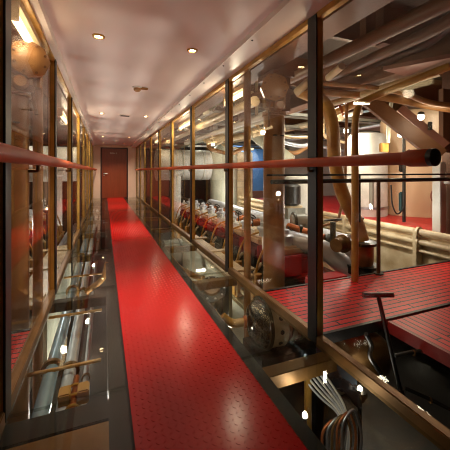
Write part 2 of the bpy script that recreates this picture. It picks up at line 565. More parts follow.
def engine(label, ncyl, y0):
    e = thing('marine_engine', (2.35, y0 + ncyl * 0.3, -1.8), label, 'engine')
    y1 = y0 + ncyl * 0.6
    MB().box((1.75, y0 - 0.1, -1.8), (3.1, y1 + 0.1, -0.75), 0.03).build('crankcase', M['pale'], e)
    MB().box((1.95, y0 - 0.05, -0.75), (2.85, y1 + 0.05, -0.22), 0.03).build('cylinder_block', M['olive'], e)
    MB().tube([(1.86, y0, -0.62), (1.86, y1, -0.62)], 0.045, 12).build('fuel_rail', M['cream'], e)
    MB().tube([(1.80, y0, -0.42), (1.80, y1, -0.42)], 0.028, 12).build('oil_pipe', M['brass'], e)
    MB().tube([(2.95, y0 - 0.1, 0.12), (2.95, y1, 0.12)], 0.15, 18).build('exhaust_manifold', M['lag'], e)
    first = []

    def pt(mb, nm, mt):
        o = mb.build(nm, M[mt], e)
        first.append(o)
    yc = y0 + 0.3
    pt(MB().box((2.0, yc - 0.24, -0.22), (2.62, yc + 0.24, 0.02), 0.04), 'cylinder_head', 'dark')
    pt(MB().box((2.08, yc - 0.17, 0.02), (2.5, yc + 0.17, 0.13), 0.03), 'rocker_cover', 'cream')
    pt(MB().lathe([(0.075, 0), (0.075, 0.10), (0.10, 0.10), (0.10, 0.13), (0.05, 0.15), (0.05, 0.2), (0.02, 0.21)], (2.22, yc - 0.06, 0.13), (0, 0, 1), 16), 'injector_cap', 'lag')
    pt(MB().torus((2.42, yc + 0.1, 0.30), 0.06, 0.010, (0.3, -0.5, 1), 18, 6).cyl((2.42, yc + 0.1, 0.12), (2.42, yc + 0.1, 0.30), 0.012, 8), 'valve_wheel', 'black')
    pt(MB().tube([(1.80, yc + 0.05, -0.42), (1.86, yc + 0.05, -0.1), (1.95, yc + 0.02, 0.12), (2.2, yc - 0.05, 0.2)], 0.016, 8, 0.1), 'injector_pipe', 'brass')
    pt(MB().box((1.74, yc - 0.1, -0.72), (1.95, yc + 0.1, -0.42), 0.03).cyl((1.84, yc, -0.42), (1.84, yc, -0.22), 0.05, 12), 'fuel_pump', 'yellow')
    pt(MB().tube([(2.5, yc, 0.02), (2.72, yc, 0.10), (2.95, yc, 0.12)], 0.07, 12, 0.08), 'exhaust_branch', 'copper')
    pt(MB().box((2.05, yc + 0.18, -0.02), (2.2, yc + 0.3, 0.2), 0.02).cyl((2.12, yc + 0.24, 0.2), (2.12, yc + 0.24, 0.26), 0.03, 10), 'lubricator_box', 'white')
    pt(MB().box((1.93, yc - 0.28, -0.5), (2.05, yc - 0.2, -0.1), 0.015), 'hand_lever', 'black')
    pt(MB().tube([(1.9, yc + 0.22, -0.72), (1.88, yc + 0.22, -0.3), (2.0, yc + 0.2, -0.16)], 0.024, 8, 0.08), 'cooling_pipe', 'cream')
    pt(MB().box((2.0, yc - 0.30, -0.2), (2.3, yc - 0.255, 0.05), 0.01), 'tie_plate', 'darkred')
    for i in range(1, ncyl):
        for o in list(first):
            c = o.copy()
            c.location = (0, 0.6 * i, 0)
            c.parent = e
            COL.objects.link(c)
    return e


def column(label, blabel):
    x, y = (1.505 if MIRROR else 1.63), 2.75
    c = thing('steel_column', (x, y, -1.8), label, 'column')
    MB().lathe([(0.108, -1.8), (0.108, 1.66), (0.125, 1.665), (0.125, 1.70)], (x, y, 0), (0, 0, 1), 24).build('shaft', M['tan'], c)
    MB().box((x - 0.02, y - 0.12, 1.70), (x + 0.12, y + 0.12, 2.04)).build('web_bracket', M['brown'], c)
    MB().box((x - 0.10, y - 0.16, 2.04), (x + 0.14, y + 0.16, 2.095)).build('head_plate', M['brown'], c)
    for z in (1.45,):
        for dx in (-0.05, 0.03):
            MB().box((x + dx - 0.02, y - 0.116, z), (x + dx + 0.02, y - 0.100, z + 0.012)).build('stud', M['dark'], c)
    b = thing('valve_box', (x - 0.06, y - 0.14, 1.66), blabel, 'valve box')
    MB().box((x - 0.22, y - 0.26, 1.66), (x + 0.0, y - 0.121, 2.02), 0.04).build('housing', M['tan'], b)
    c0, ax_ = Vector((x - 0.15, y - 0.26, 1.87)), Vector((-0.45, -1, 0)).normalized()
    ld_ = MB().lathe([(0.13, -0.03), (0.13, 0.05), (0.115, 0.06), (0.04, 0.07)], c0, ax_, 8).build('lid', M['tan'], b)
    for k in range(8):
        a_ = 2 * math.pi * (k + 0.5) / 8
        q = c0 + ax_.to_track_quat('Z', 'Y') @ Vector((0.098 * math.cos(a_), 0.098 * math.sin(a_), 0.06))
        MB().lathe([(0.009, 0), (0.009, 0.01)], q, ax_, 6).build('bolt', M['brown'], ld_)
    MB().lathe([(0.05, 0), (0.05, 0.05), (0.035, 0.07)], (x - 0.10, y - 0.255, 1.71), (-0.3, -1, 0), 16).build('gland', M['tan'], b)
    MB().tube([(x - 0.17, y - 0.2, 1.68), (x - 0.18, y - 0.22, 1.6), (x - 0.2, y - 0.24, 1.5)], 0.012, 8, 0.05).build('conduit', M['brown'], b)


def platform(side):
    g = thing('grating_platform', (2.7, 2.07, -0.06), 'red slatted grating walkway crossing over the engine beside the %s glass wall' % side, 'walkway grating')
    MB().box((1.33, 1.69, -0.045), (5.4, 2.45, 0.0)).build('slatted_deck', M['slatx'], g, smooth=False)
    MB().box((1.33, 2.45, -0.07), (5.4, 2.475, 0.008)).build('far_edge', M['dark'], g)
    MB().box((1.33, 1.665, -0.07), (5.4, 1.69, 0.004)).build('near_edge', M['dark'], g)


for side, mir in (('right', False), ('left', True)):
    MIRROR = mir
    column('thick tan steel column standing outside the %s glass wall' % side,
           'tan eight sided valve box high on the column outside the %s glass wall' % side)
    platform(side)
    pipe('standpipe', [(1.345, 2.79, -0.9), (1.345, 2.79, 2.3)], 0.036, M['tan'],
         'upright copper brown pipe just outside the %s glass wall before the column' % side)
    gd = MB()
    gd.box((1.36, -2.5, 2.10), (1.58, 14, 2.13)).box((1.45, -2.5, 2.13), (1.49, 14, 2.42)).box((1.36, -2.5, 2.42), (1.58, 14, 2.45))
    tag(gd.build('girder', M['brown'], smooth=False), 'long brown steel girder along the top of the %s glass wall' % side, 'girder')
    tube_light(1.345 if mir else 1.50, 2.35 if mir else 3.45, 2.0, 0.62, 'bright tube light high outside the %s glass wall, nearest of its row' % side, 2.5 if mir else 22)
    tube_light(1.50, 5.9, 2.0, 1.0, 'tube light high outside the %s glass wall, second of its row' % side, 26)
    tube_light(1.50, 9.2, 2.0, 1.0, 'tube light high outside the %s glass wall, third of its row' % side, 26)
    engine('long %s hand diesel engine with dark cylinder heads beyond the glass wall' % side, 9, 3.2)
    # cover plate beside the corridor
    cp = thing('bedplate_cover', (1.42, 5, -0.8), 'long pale grey bedplate cover just below the %s foot rail' % side, 'machine cover')
    MB().box((1.36, 3.3, -0.75), (1.40, 5.6, -0.16), 0.01).build('panel', M['pale'], cp)
    MB().box((1.34, 3.25, -0.17), (1.66, 5.7, -0.13), 0.008).build('ledge', M['cream'], cp)
    for k in range(3):
        MB().box((1.40, 3.4 + k * 0.95, -0.1305), (1.75, 3.5 + k * 0.95, -0.11)).build('support_arm', M['cream'], cp)
    # big white uptake duct and drum at the far end
    dd = thing('uptake_duct', (2.9, 9.9, 0.75), 'fat white horizontal duct at the far end beyond the %s glass wall' % side, 'duct')
    MB().cyl((1.55, 9.9, 1.30), (3.29, 9.9, 1.30), 0.5, 32).build('shell', M['white'], dd)
    for x in (1.56, 2.3, 3.0):
        MB().lathe([(0.515, 0), (0.515, 0.03)], (x, 9.9, 1.30), (1, 0, 0), 32).build('seam_band', M['pale'], dd)
    st = thing('duct_stanchion', (2.05, 9.3, -1.8), 'round white support column under the fat duct beyond the %s glass wall' % side, 'column')
    MB().lathe([(0.15, -1.8), (0.15, 0.95), (0.2, 1.0), (0.2, 1.1), (0.16, 1.12), (0.16, 1.2)], (2.05, 9.25, 0), (0, 0, 1), 24).build('shaft', M['white'], st)
    MB().box((1.85, 9.05, 1.12), (2.25, 9.39, 1.18)).build('cap_plate', M['white'], st)
    # transverse deckhead beams
    for k in range(7):
        y = 1.0 + 2.0 * k
        tag(MB().box((1.6, y, 2.75), (8.9 if not mir else 7.4, y + 0.06, 3.3)).build('deck_beam', M['brown'], smooth=False),
            'deep brown cross beam under the %s engine room deckhead, number %d from the camera end' % (side, k + 1), 'beam', 'deckhead cross beams')
MIRROR = False

# ------------------------------------------------------------------ right side: walkway railing and T key
wr = thing('walkway_railing', (3.4, 2.46, 0), 'black double pipe railing along the far edge of the right red grating', 'railing')
MB().cyl((1.42, 2.44, 1.0), (5.3, 2.44, 1.0), 0.022, 14).build('top_rail', M['black'], wr)
MB().cyl((1.42, 2.52, 1.06), (5.3, 2.52, 1.06), 0.010, 12).build('thin_rail', M['black'], wr)
for x in (2.73, 4.6):
    sn_ = MB().cyl((x, 2.44, 0.0), (x, 2.44, 1.0), 0.02, 12).build('stanchion', M['deepbrown'], wr)
    MB().lathe([(0.05, 0), (0.05, 0.012)], (x, 2.44, 0.0), (0, 0, 1), 16).build('foot', M['dark'], sn_)
MB().cyl((2.55, 2.52, 1.06), (2.55, 2.52, 0.55), 0.01, 8).build('hanging_rod', M['black'], wr)
g2 = thing('grating_platform', (3.3, 0.6, -0.06), 'red lengthwise slatted grating in the lower right, nearest the camera', 'walkway grating')
MB().box((1.95, -1.5, -0.045), (5.4, 1.64, 0.0)).build('slatted_deck', M['slaty'], g2, smooth=False)
MB().box((1.925, -1.5, -0.08), (1.95, 1.64, 0.004)).build('side_edge', M['darkred'], g2)
tk = thing('valve_key', (1.86, 1.42, -0.35), 'black T handled valve key leaning beside the red gratings', 'valve key')
a, b = Vector(at(378, 295, 2.10)), Vector(at(402, 398, 1.98))
MB().cyl(a, b, 0.014, 12).build('stem', M['black'], tk)
MB().cyl(a + Vector((-0.105, 0.03, 0.004)), a + Vector((0.105, -0.03, -0.004)), 0.017, 12).build('cross_handle', M['black'], tk)
MB().lathe([(0.022, 0), (0.022, 0.05)], b, a - b, 12).build('socket', M['dark'], tk)

# right: copper exhaust stub, big curved pipe, thin bent pipe
ex = thing('exhaust_riser', at(361, 272, 3.7), 'tan exhaust pipe curving up from a copper stub behind the railing', 'exhaust pipe')
MB().tube([at(362, 240, 3.7), at(357, 222, 3.7), at(342, 195, 3.7), at(334, 160, 3.72), at(333, 125, 3.8), at(326, 102, 3.95), at(300, 92, 4.5)], 0.08, 18, 0.35).build('riser_pipe', M['yellow'], ex)
MB().lathe([(0.17, 0), (0.17, 0.03)], at(362, 244, 3.7), (0, 0, 1), 24).build('black_flange', M['black'], ex)
MB().lathe([(0.12, -0.24), (0.13, -0.2), (0.13, -0.03), (0.12, 0)], at(362, 244, 3.7), (0, 0, 1), 24).build('copper_stub', M['copper'], ex)
MB().lathe([(0.19, -0.34), (0.19, -0.24)], at(362, 244, 3.7), (0, 0, 1), 24).build('base_flange', M['black'], ex)
q = at(345, 243, 3.75)
MB().lathe([(0.06, 0), (0.11, 0.03), (0.11, 0.06), (0.08, 0.09), (0.08, 0.2)], q, (-1, -0.3, 0), 24).build('side_flange', M['brassdark'], ex)
pipe('bent_pipe', [at(355, 281, 3.05), at(355, 120, 3.05), at(359, 103, 3.1), at(385, 92, 3.0), at(450, 66, 2.6)], 0.034, M['yellow'],
     'thin tan pipe rising from the red grating and bending right overhead', bend=0.15)
pipe('hose_loop', [at(347, 100, 4.4), at(345, 190, 4.3), at(338, 222, 4.2), at(322, 226, 4.2)], 0.02, M['tan'],
     'slim tan hose hanging in a curve left of the exhaust riser', 'hose', 0.5)

# cluster behind the column: valves and lagged pipes
vb = thing('valve_cluster', at(333, 262, 3.9), 'dark olive valve body between the black mullion and the exhaust riser', 'valve')
MB().lathe([(0.06, 0), (0.1, 0.03), (0.1, 0.06), (0.07, 0.08), (0.13, 0.16), (0.13, 0.22), (0.07, 0.3), (0.1, 0.32), (0.1, 0.35), (0.06, 0.36)], at(346, 244, 4.0), (-1, 0.4, 0), 18).build('body', M['olive'], vb)
MB().cyl(at(333, 246, 3.9), at(333, 222, 3.9), 0.035, 12).build('bonnet', M['olive'], vb)
MB().torus(at(333, 220, 3.9), 0.1, 0.014, (0, 0.2, 1), 22, 8).build('hand_wheel', M['dark'], vb)
pipe('lagged_pipe', [at(284, 238, 4.2), at(322, 247, 3.9), at(352, 272, 3.75)], 0.12, M['lag'], 'silver lagged pipe sloping below the olive valve', bend=0.3)
pipe('copper_pipe', [at(288, 226, 4.3), at(324, 238, 3.95)], 0.05, M['copper'], 'upper short copper pipe right of the tan column', flanges=((at(300, 230, 4.18), (1, -0.4, -0.15)),), fm=M['olive'])
pipe('copper_pipe', [at(292, 243, 4.1), at(324, 249, 3.9)], 0.038, M['copper'], 'lower short copper pipe right of the tan column', flanges=((at(300, 245, 4.05), (1, -0.4, -0.1)),), fm=M['cream'])
gt = thing('turbo_duct', at(310, 245, 4.6), 'grey curved duct elbow behind the upper copper pipe', 'duct')
MB().tube([at(292, 222, 4.6), at(308, 220, 4.6), at(318, 245, 4.5)], 0.11, 16, 0.3).build('elbow', M['grey'], gt)
MB().lathe([(0.15, 0), (0.15, 0.03)], at(293, 222, 4.6), (1, -0.3, 0), 20).build('flange', M['olive'], gt)
bx = MB().box((2.0, 2.55, -0.35), (2.45, 2.75, -0.02), 0.02)
tag(bx.build('red_casing', M['red']), 'red ribbed casing at the foot of the tan column behind the grating', 'machine casing')

# cream pipes along the raised deck, with the deck, tanks and side panel
for k, (x, z, r) in enumerate(((4.05, 0.26, 0.045), (4.05, 0.12, 0.04), (4.05, 0.0, 0.022))):
    nm = ('upper', 'middle', 'lowest and thinnest')[k]
    pipe('deck_edge_pipe', [(x, 1.2, z), (x, 8.95, z)], r, M['cream'], '%s of three cream pipes running along the raised red deck' % nm,
         flanges=[((x, 2.95, z), (0, 1, 0)), ((x, 5.2, z), (0, 1, 0))])
sc_ = thing('side_casing', (4.15, 6, -1.0), 'pale cream side casing below the three cream pipes', 'machine casing')
MB().box((4.12, 1.0, -1.0), (4.2, 9.0, 0.2), 0.01).build('panel', M['cream'], sc_)
for k in range(6):
    MB().box((4.0, 1.6 + k * 1.35, -0.5), (4.12, 1.66 + k * 1.35, 0.3), 0.005).build('pipe_bracket', M['cream'], sc_)
dk = struct(MB().box((4.2, -1.0, 0.14), (9.0, 9.0, 0.2)).build('floor.001', M['red'], smooth=False))
dk.name = 'floor'


def tank(name, x, y, r, z0, z1, mat, label, band=None):
    t = thing(name, (x, y, z0), label, 'tank')
    MB().lathe([(r, 0), (r, z1 - z0 - r * 0.35), (r * 0.85, z1 - z0 - r * 0.12), (r * 0.4, z1 - z0), (0.02, z1 - z0 + 0.01)], (x, y, z0), (0, 0, 1), 36).build('shell', mat, t)
    MB().lathe([(r + 0.015, 0), (r + 0.015, 0.05)], (x, y, z0 + (0.0 if not band else 0.14)), (0, 0, 1), 36).build('skirt_band', band or mat, t)
    return t


wt = tank('storage_tank', 5.08, 4.85, 0.40, 0.2, 1.9, M['white'], 'white upright tank with a domed top on the red deck', M['steel'])
MB().box((4.83, 4.46, 0.4), (4.87, 4.56, 0.95)).build('gauge_strip', M['grey'], wt)
ct = tank('storage_tank', 6.13, 4.6, 0.62, 0.2, 2.4, M['peach'], 'broad peach cream tank right of the white tank on the red deck')
MB().torus((5.95, 3.98, 0.62), 0.14, 0.012, (0.1, 1, 0), 24, 6).build('manhole_ring', M['pink'], ct)
MB().lathe([(0.06, 0), (0.05, 0.03)], (5.95, 3.99, 0.62), (0, -1, 0), 16).build('manhole_boss', M['peach'], ct)
gp = thing('gauge_valve', at(404, 195, 5.4), 'teal level gauge valve hanging on the front of the peach tank', 'gauge')
MB().cyl(at(404, 128, 5.4), at(404, 222, 5.4), 0.028, 10).build('sight_pipe', M['dark'], gp)
MB().box(at(400, 212, 5.42), tuple(Vector(at(409, 192, 5.42)) + Vector((0, 0.1, 0))), 0.02).build('valve_body', paint('teal_paint', (60, 96, 104), 0.4), gp)
MB().box(at(400, 172, 5.42), tuple(Vector(at(409, 163, 5.42)) + Vector((0, 0.1, 0))), 0.02).build('upper_valve', M['dark'], gp)
bl = MB().tube([at(391, 185, 5.35), at(392, 205, 5.35), at(397, 216, 5.3), at(404, 208, 5.35)], 0.012, 8, 0.1).build('gauge_hose', M['black'], gp)
pb = MB().box(at(382, 152, 5.0), tuple(Vector(at(391, 143, 5.0)) + Vector((0.02, 0.12, 0))), 0.01).build('orange_box', M['yellow'])
tag(pb, 'small ochre box above the handrail between the two tanks', 'box')
pipe('box_conduit', [at(388, 143, 5.0), at(389, 115, 5.0), at(392, 100, 5.1)], 0.03, M['pale'], 'pale conduit rising out of the small ochre box', 'conduit')
wp = MB().box((4.30, 2.82, 0.2), (4.42, 2.94, 1.22), 0.008)
tag(wp.build('post', M['white']), 'square white post at the right edge in front of the peach tank', 'post')
pp = MB().box((4.52, 2.75, 0.2), (4.72, 2.95, 3.3), 0.008)
tag(pp.build('post', M['deepbrown']), 'dark brown steel post at the right edge beside the white post', 'post')
pipe('white_branch', [(4.36, 2.8, 0.95), (4.36, 2.74, 0.95), (5.2, 2.74, 0.95)], 0.03, M['white'], 'short white pipe branching right from the white post')
bracket = MB().box((4.2, 2.72, 1.35), (5.6, 2.78, 2.2))
tag(bracket.build('web_plate', M['brown'], smooth=False), 'large brown web plate behind the end of the right handrail', 'plate')

# far right: dome tank, trunk, blue screen
wd = tank('domed_vessel', 3.66, 5.2, 0.30, -1.8, 1.02, M['white'], 'low white domed vessel seen between the column and the black mullion')
mo = thing('electric_motor', at(290, 205, 5.5), 'black electric motor in front of the low white domed vessel', 'motor')
MB().lathe([(0.12, 0), (0.17, 0.03), (0.17, 0.34), (0.12, 0.38), (0.04, 0.40)], at(291, 205, 5.5), (0, 0, 1), 20).build('body', M['black'], mo)
MB().lathe([(0.2, 0), (0.2, 0.03)], at(291, 207, 5.5), (0, 0, 1), 20).build('base', M['cream'], mo)
q = Vector(at(291, 207, 5.5))
MB().box((q.x - 0.18, q.y - 0.18, -1.8), (q.x + 0.18, q.y + 0.18, q.z)).build('pedestal', M['grey'], mo)
tr2 = thing('exhaust_uptake', (3.95, 9.6, -0.8), 'tall pale uptake trunk joining the fat white duct beyond the right glass', 'duct')
MB().lathe([(0.45, -0.8), (0.45, 1.55), (0.36, 1.85), (0.2, 2.0), (0.05, 2.05)], (3.75, 9.6, 0), (0, 0, 1), 32).build('round_trunk', M['pale'], tr2)
MB().box((4.15, 9.4, -0.8), (4.75, 10.1, 1.75), 0.03).build('square_casing', M['cream'], tr2)
for z in (0.55, 0.75, 1.1):
    MB().box((4.14, 9.385, z), (4.76, 9.4, z + 0.015)).build('seam', M['grey'], tr2)
tag(MB().box((5.4, 13.2, -0.2), (7.6, 13.3, 2.4)).build('blue_screen', M['blue'], smooth=False), 'bright blue painted screen far beyond the column', 'screen')
pk = MB().box((5.3, 12.9, -0.2), (8.4, 13.1, 0.15))
tag(pk.build('pink_sill', M['pink']), 'pink painted sill below the blue screen', 'sill')
pipe('sloping_duct', [at(245, 125, 7.6), at(290, 162, 7.0)], 0.17, M['pale'], 'pale duct sloping down to the right across the blue screen', 'duct')
pipe('cream_header', [at(205, 140, 7.5), at(236, 137, 7.0), at(285, 128, 6.6)], 0.075, M['cream'], 'cream header pipe above the right handrail left of the column',
     flanges=((at(222, 138, 7.2), (1, -0.5, 0)), (at(254, 133, 6.8), (1, -0.4, 0))))
hw = thing('round_valve', at(217, 143, 7.0), 'cream round valve with a ring handle above the fat white duct', 'valve')
MB().lathe([(0.1, 0), (0.16, 0.03), (0.16, 0.1), (0.08, 0.14)], at(217, 138, 7.0), (-0.2, -1, 0), 20).build('body', M['cream'], hw)
MB().torus(Vector(at(217, 138, 7.0)) + Vector((-0.05, -0.2, 0)), 0.13, 0.018, (-0.2, -1, 0), 22, 8).build('ring', M['cream'], hw)
MB().cyl(at(217, 138, 7.05), at(215, 124, 7.05), 0.05, 12).build('stem', M['white'], hw)

# overhead on the right: pipes, ducts, trays, braces
OV = [
    ('overhead_pipe', [(2.07, -1.5, 2.2), (2.07, 4.4, 2.2), (2.2, 4.8, 2.0)], 0.06, 'brown', 'thick brown overhead pipe nearest the girder, upper right'),
    ('overhead_pipe', [at(470, 8, 2.25), at(428, 33, 2.6), at(388, 51, 3.0), at(330, 78, 4.2)], 0.055, 'brown', 'second brown overhead pipe from the girder, with a kink'),
    ('overhead_pipe', [at(470, 12, 2.4), at(450, 25, 2.6), at(428, 45, 2.9), at(402, 54, 3.2), at(345, 88, 4.6)], 0.04, 'deepbrown', 'third brown overhead pipe, the thin wavy one in the upper right'),
    ('cross_pipe', [at(318, 83, 3.9), at(372, 87, 3.7), at(405, 93, 3.4), at(428, 103, 3.3), at(470, 108, 3.1)], 0.03, 'tan', 'upper of two tan pipes crossing near the top right'),
    ('cross_pipe', [at(318, 92, 4.1), at(385, 97, 3.8), at(430, 106, 3.6), at(475, 112, 3.4)], 0.045, 'tan', 'lower and thicker of two tan pipes crossing near the top right'),
    ('long_duct', [(1.85, 3.6, 2.02), (1.85, 12.6, 2.02)], 0.07, 'cream', 'long cream pipe under the deckhead nearest the right glass wall'),
    ('long_duct', [(2.25, 4.0, 1.93), (2.25, 8.9, 1.93)], 0.05, 'white', 'long white pipe under the deckhead, second from the right glass wall'),
    ('long_duct', [(2.6, 4.2, 2.02), (2.6, 12.6, 2.02)], 0.09, 'pale', 'long pale grey pipe under the deckhead, third from the right glass wall'),
    ('cream_spout', [at(328, 78, 3.6), at(342, 66, 3.3)], 0.04, 'cream', 'short cream pipe stub right of the black mullion top'),
    ('cream_spout', [at(297, 92, 4.4), at(318, 74, 4.0)], 0.06, 'cream', 'cream pipe stub left of the black mullion top'),
    ('flanged_pipe', [at(336, 112, 4.6), at(368, 98, 4.2)], 0.055, 'yellow', 'ochre pipe with a rusty flange right of the riser top'),
    ('ceiling_duct', [at(204, 94, 6.2), at(211, 112, 6.3)], 0.18, 'pale', 'left of two stubby grey ducts under the deckhead'),
    ('ceiling_duct', [at(219, 88, 5.8), at(228, 112, 5.9)], 0.18, 'pale', 'right of two stubby grey ducts under the deckhead'),
]
for nm, pts, r, mt, lb in OV:
    p = pipe(nm, pts, r, M[mt], lb, 'duct' if 'duct' in nm else 'pipe', 0.25)
    if nm == 'flanged_pipe':
        MB().lathe([(0.1, 0), (0.1, 0.03)], at(340, 110, 4.55), (0.6, -0.6, 0.3), 18).build('flange', M['copper'], p)
for i, (x0, w) in enumerate(((366, 0.075), (383, 0.09))):
    q = Vector(at(x0, 40, 2.9))
    tag(MB().box((q.x - w / 2, q.y - w / 2, q.z - 0.05), (q.x + w / 2, q.y + w / 2, 3.3)).build('hanger', M['brown'], smooth=False),
        ('left' if i == 0 else 'right') + ' of two upright brown hangers above the overhead pipes', 'hanger')
pl = MB().prism([at(p[0], p[1], p[2])[:2] for p in ((383, 62, 3.1), (410, 55, 2.95), (452, 66, 2.75), (405, 79, 3.3))], 2.12, 2.16)
tag(pl.build('gusset_plate', M['pink'], smooth=False), 'flat pinkish gusset plate in the upper right', 'plate')
ld = MB()
ld.box((2.9, 0.5, 2.14), (3.16, 9, 2.17)).box((3.02, 0.5, 2.17), (3.05, 9, 2.42))
tag(ld.build('pipe_girder', M['brown'], smooth=False), 'brown girder above a cream pipe right of the pink gusset', 'girder')
pipe('lit_pipe', [(3.05, 2.0, 2.07), (3.05, 3.6, 2.07)], 0.045, M['cream'], 'cream pipe for a lit stretch under the brown girder near the pink gusset')  # cream colour stands in for a lit stretch of beam; no lamp here
db = MB()
db.beam(at(368, 100, 3.9), at(440, 156, 3.7), 0.10, 0.17)
tag(db.build('diagonal_brace', M['brown'], smooth=False), 'thick brown diagonal brace leading down to the handrail end', 'brace')
db = MB()
db.beam(at(400, 108, 4.1), at(446, 146, 3.9), 0.05, 0.10)
tag(db.build('diagonal_brace', M['pink'], smooth=False), 'thin pinkish diagonal brace beside the bright bulb', 'brace')
sw = thing('lamp_switch', at(430, 125, 3.75), 'small dark switch on the web plate right of the bright bulb', 'switch')
q = Vector(at(430, 126, 3.72))
MB().box(q - Vector((.02, .02, .05)), q + Vector((.02, .02, .05)), 0.006).build('body', M['dark'], sw)


def bulb(x, y, D, label, e, r=0.035):
    c = Vector(at(x, y, D))
    t = thing('bulb_or_fill_lamp', c, label, 'lamp', 'round engine room lamps')
    MB().lathe([(0.012, -r), (r * 0.8, -r * 0.6), (r, 0), (r * 0.8, r * 0.6), (0.012, r)], c, (0, 0, 1), 16).build('bulb', M['bulb'], t)
    MB().lathe([(r * 1.1, r * 0.7), (r * 0.9, r * 1.5), (0.01, r * 1.8)], c, (0, 0, 1), 16).build('cap', M['dark'], t)
    point('bulb_glow', c - Vector((0.02, 0.14, 0.10)), e)


bulb(421, 117, 3.5, 'brightest round bulb, on the brown web plate at upper right', 4)
for side_, x_ in (('right', 1.46), ('left', -0.60)):  # unseen lamps added to brighten the columns and nearby pipes
    c_ = (x_, 1.88, 1.86)
    t_ = thing('bulb_or_fill_lamp', c_, 'small added fill lamp under the girder just outside the %s glass wall near the camera' % side_, 'lamp', 'added fill lamps under the girders')
    MB().cyl((x_, 1.88, 1.88), (x_, 1.88, 2.10), 0.007, 8).build('cord', M['dark'], t_)
    MB().lathe([(0.012, -0.03), (0.024, -0.015), (0.024, 0.01), (0.012, 0.03)], c_, (0, 0, 1), 14).build('bulb', M['bulb'], t_)
    point('girder_fill_glow', (x_ - 0.02, 1.88, 1.80), 1.8, (1, 0.80, 0.55), 0.04)
    L = bpy.data.lights.new('girder_fill_beam', 'SPOT')
    L.energy = 15
    L.color = (1, 0.86, 0.68)
    L.spot_size = math.radians(125)
    L.spot_blend = 0.8
    L.shadow_soft_size = 0.04
    lo4 = bpy.data.objects.new('girder_fill_beam', L)
    lo4.location = (x_, 1.88, 1.80)
    COL.objects.link(lo4)
bulb(346, 131, 6.2, 'round lamp glowing right of the riser pipe', 45, 0.05)
bulb(400, 135, 4.8, 'small round lamp over the peach tank', 25, 0.035)
bulb(409, 152, 4.9, 'small lamp just above the handrail near the peach tank', 8, 0.022)
bulb(293, 220, 5.5, 'tiny lamp low beside the tan column', 8, 0.02)

for k_, (x, y, z, e) in enumerate(((3.45, 3.4, 0.45, 22), (3.4, 5.6, 0.45, 58), (3.4, 8.2, 0.45, 50), (-0.8, 3.1, 0.5, 10), (-0.85, 5.6, 0.5, 14))):  # lamps added to brighten the corridor ceiling and engine room from below
    t = thing('low_fill_lamp', (x, y, z - 0.2), '%s added low fill lamp %s' % (('nearest', 'middle', 'farthest', 'nearer', 'farther')[k_], 'behind the right hand engine' if k_ < 3 else 'outside the left glass wall'), 'lamp', 'added low fill lamps')
    MB().cyl((x, y, -1.8), (x, y, z - 0.08), 0.015, 10).build('post', M['dark'], t)
    MB().lathe([(0.02, 0), (0.05, 0.03), (0.05, 0.06)], (x, y, z - 0.08), (0, 0, 1), 16).build('holder', M['dark'], t)
    MB().lathe([(0.014, 0), (0.016, 0.02), (0.008, 0.035)], (x, y, z - 0.02), (0, 0, 1), 16).build('bulb', M['tube'], t)
    point('low_fill_glow', (x, y, z + 0.12), e, (1, 0.97, 0.92), 0.05)

# cable trays and pipe racks deep under the deckhead
ords = ['first', 'second', 'third', 'fourth', 'fifth', 'sixth', 'seventh', 'eighth', 'ninth', 'tenth', 'eleventh', 'twelfth']
rx = [2.0, 2.35, 2.75, 3.45, 3.9, 4.3, 4.8, 5.3, 5.9, 6.5]
for i, x in enumerate(rx):
    z = 2.28 + 0.14 * math.sin(i * 2.1)
    pipe('deckhead_pipe', [(x, 4.7, z), (x, 12.8, z)], (0.04, 0.07, 0.05, 0.03)[i % 4], M[('lag', 'cream', 'white', 'bluepipe')[i % 4]],
         '%s pale lengthwise pipe from the glass in the far deckhead rack' % ords[i], group='pipe rack under the deckhead')
ty = [5.2, 6.0, 6.9, 7.8, 8.8, 10.2, 11.4]
for i, y in enumerate(ty):
    z = 2.1 + 0.1 * math.cos(i * 1.7)
    t = thing('cable_tray', (4.4, y, z), '%s cross cable tray from the front below the far pipe rack' % ords[i], 'cable tray', 'cable trays under the deckhead')
    MB().box((1.9, y, z), (7.5, y + 0.02, z + 0.07)).box((1.9, y + 0.23, z), (7.5, y + 0.25, z + 0.07)).box((1.9, y, z), (7.5, y + 0.25, z + 0.01)).build('tray', M['grey'], t, smooth=False)
    for k in range(3):
        MB().cyl((1.9, y + 0.06 + k * 0.065, z + 0.04), (7.5, y + 0.06 + k * 0.065, z + 0.04), 0.024, 8).build('cable', M[('black', 'lag', 'white')[(i + k) % 3]], t)
for i, (x, y) in enumerate(((2.6, 5.0), (3.3, 5.6), (3.7, 6.4), (4.6, 5.6), (5.2, 6.5), (2.4, 7.2), (3.1, 8.2))):
    pipe('drop_pipe', [(x, y, 3.3), (x, y, 1.85 - 0.1 * (i % 3)), (x + 0.5, y - 0.3, 1.7 - 0.1 * (i % 3)), (x + 0.9, y - 0.3, 1.72)], 0.03 + 0.01 * (i % 3), M[('cream', 'lag', 'tan')[i % 3]],
         '%s cranked branch pipe dropping from the far pipe rack' % ords[i], bend=0.15, group='branch pipes under the rack')

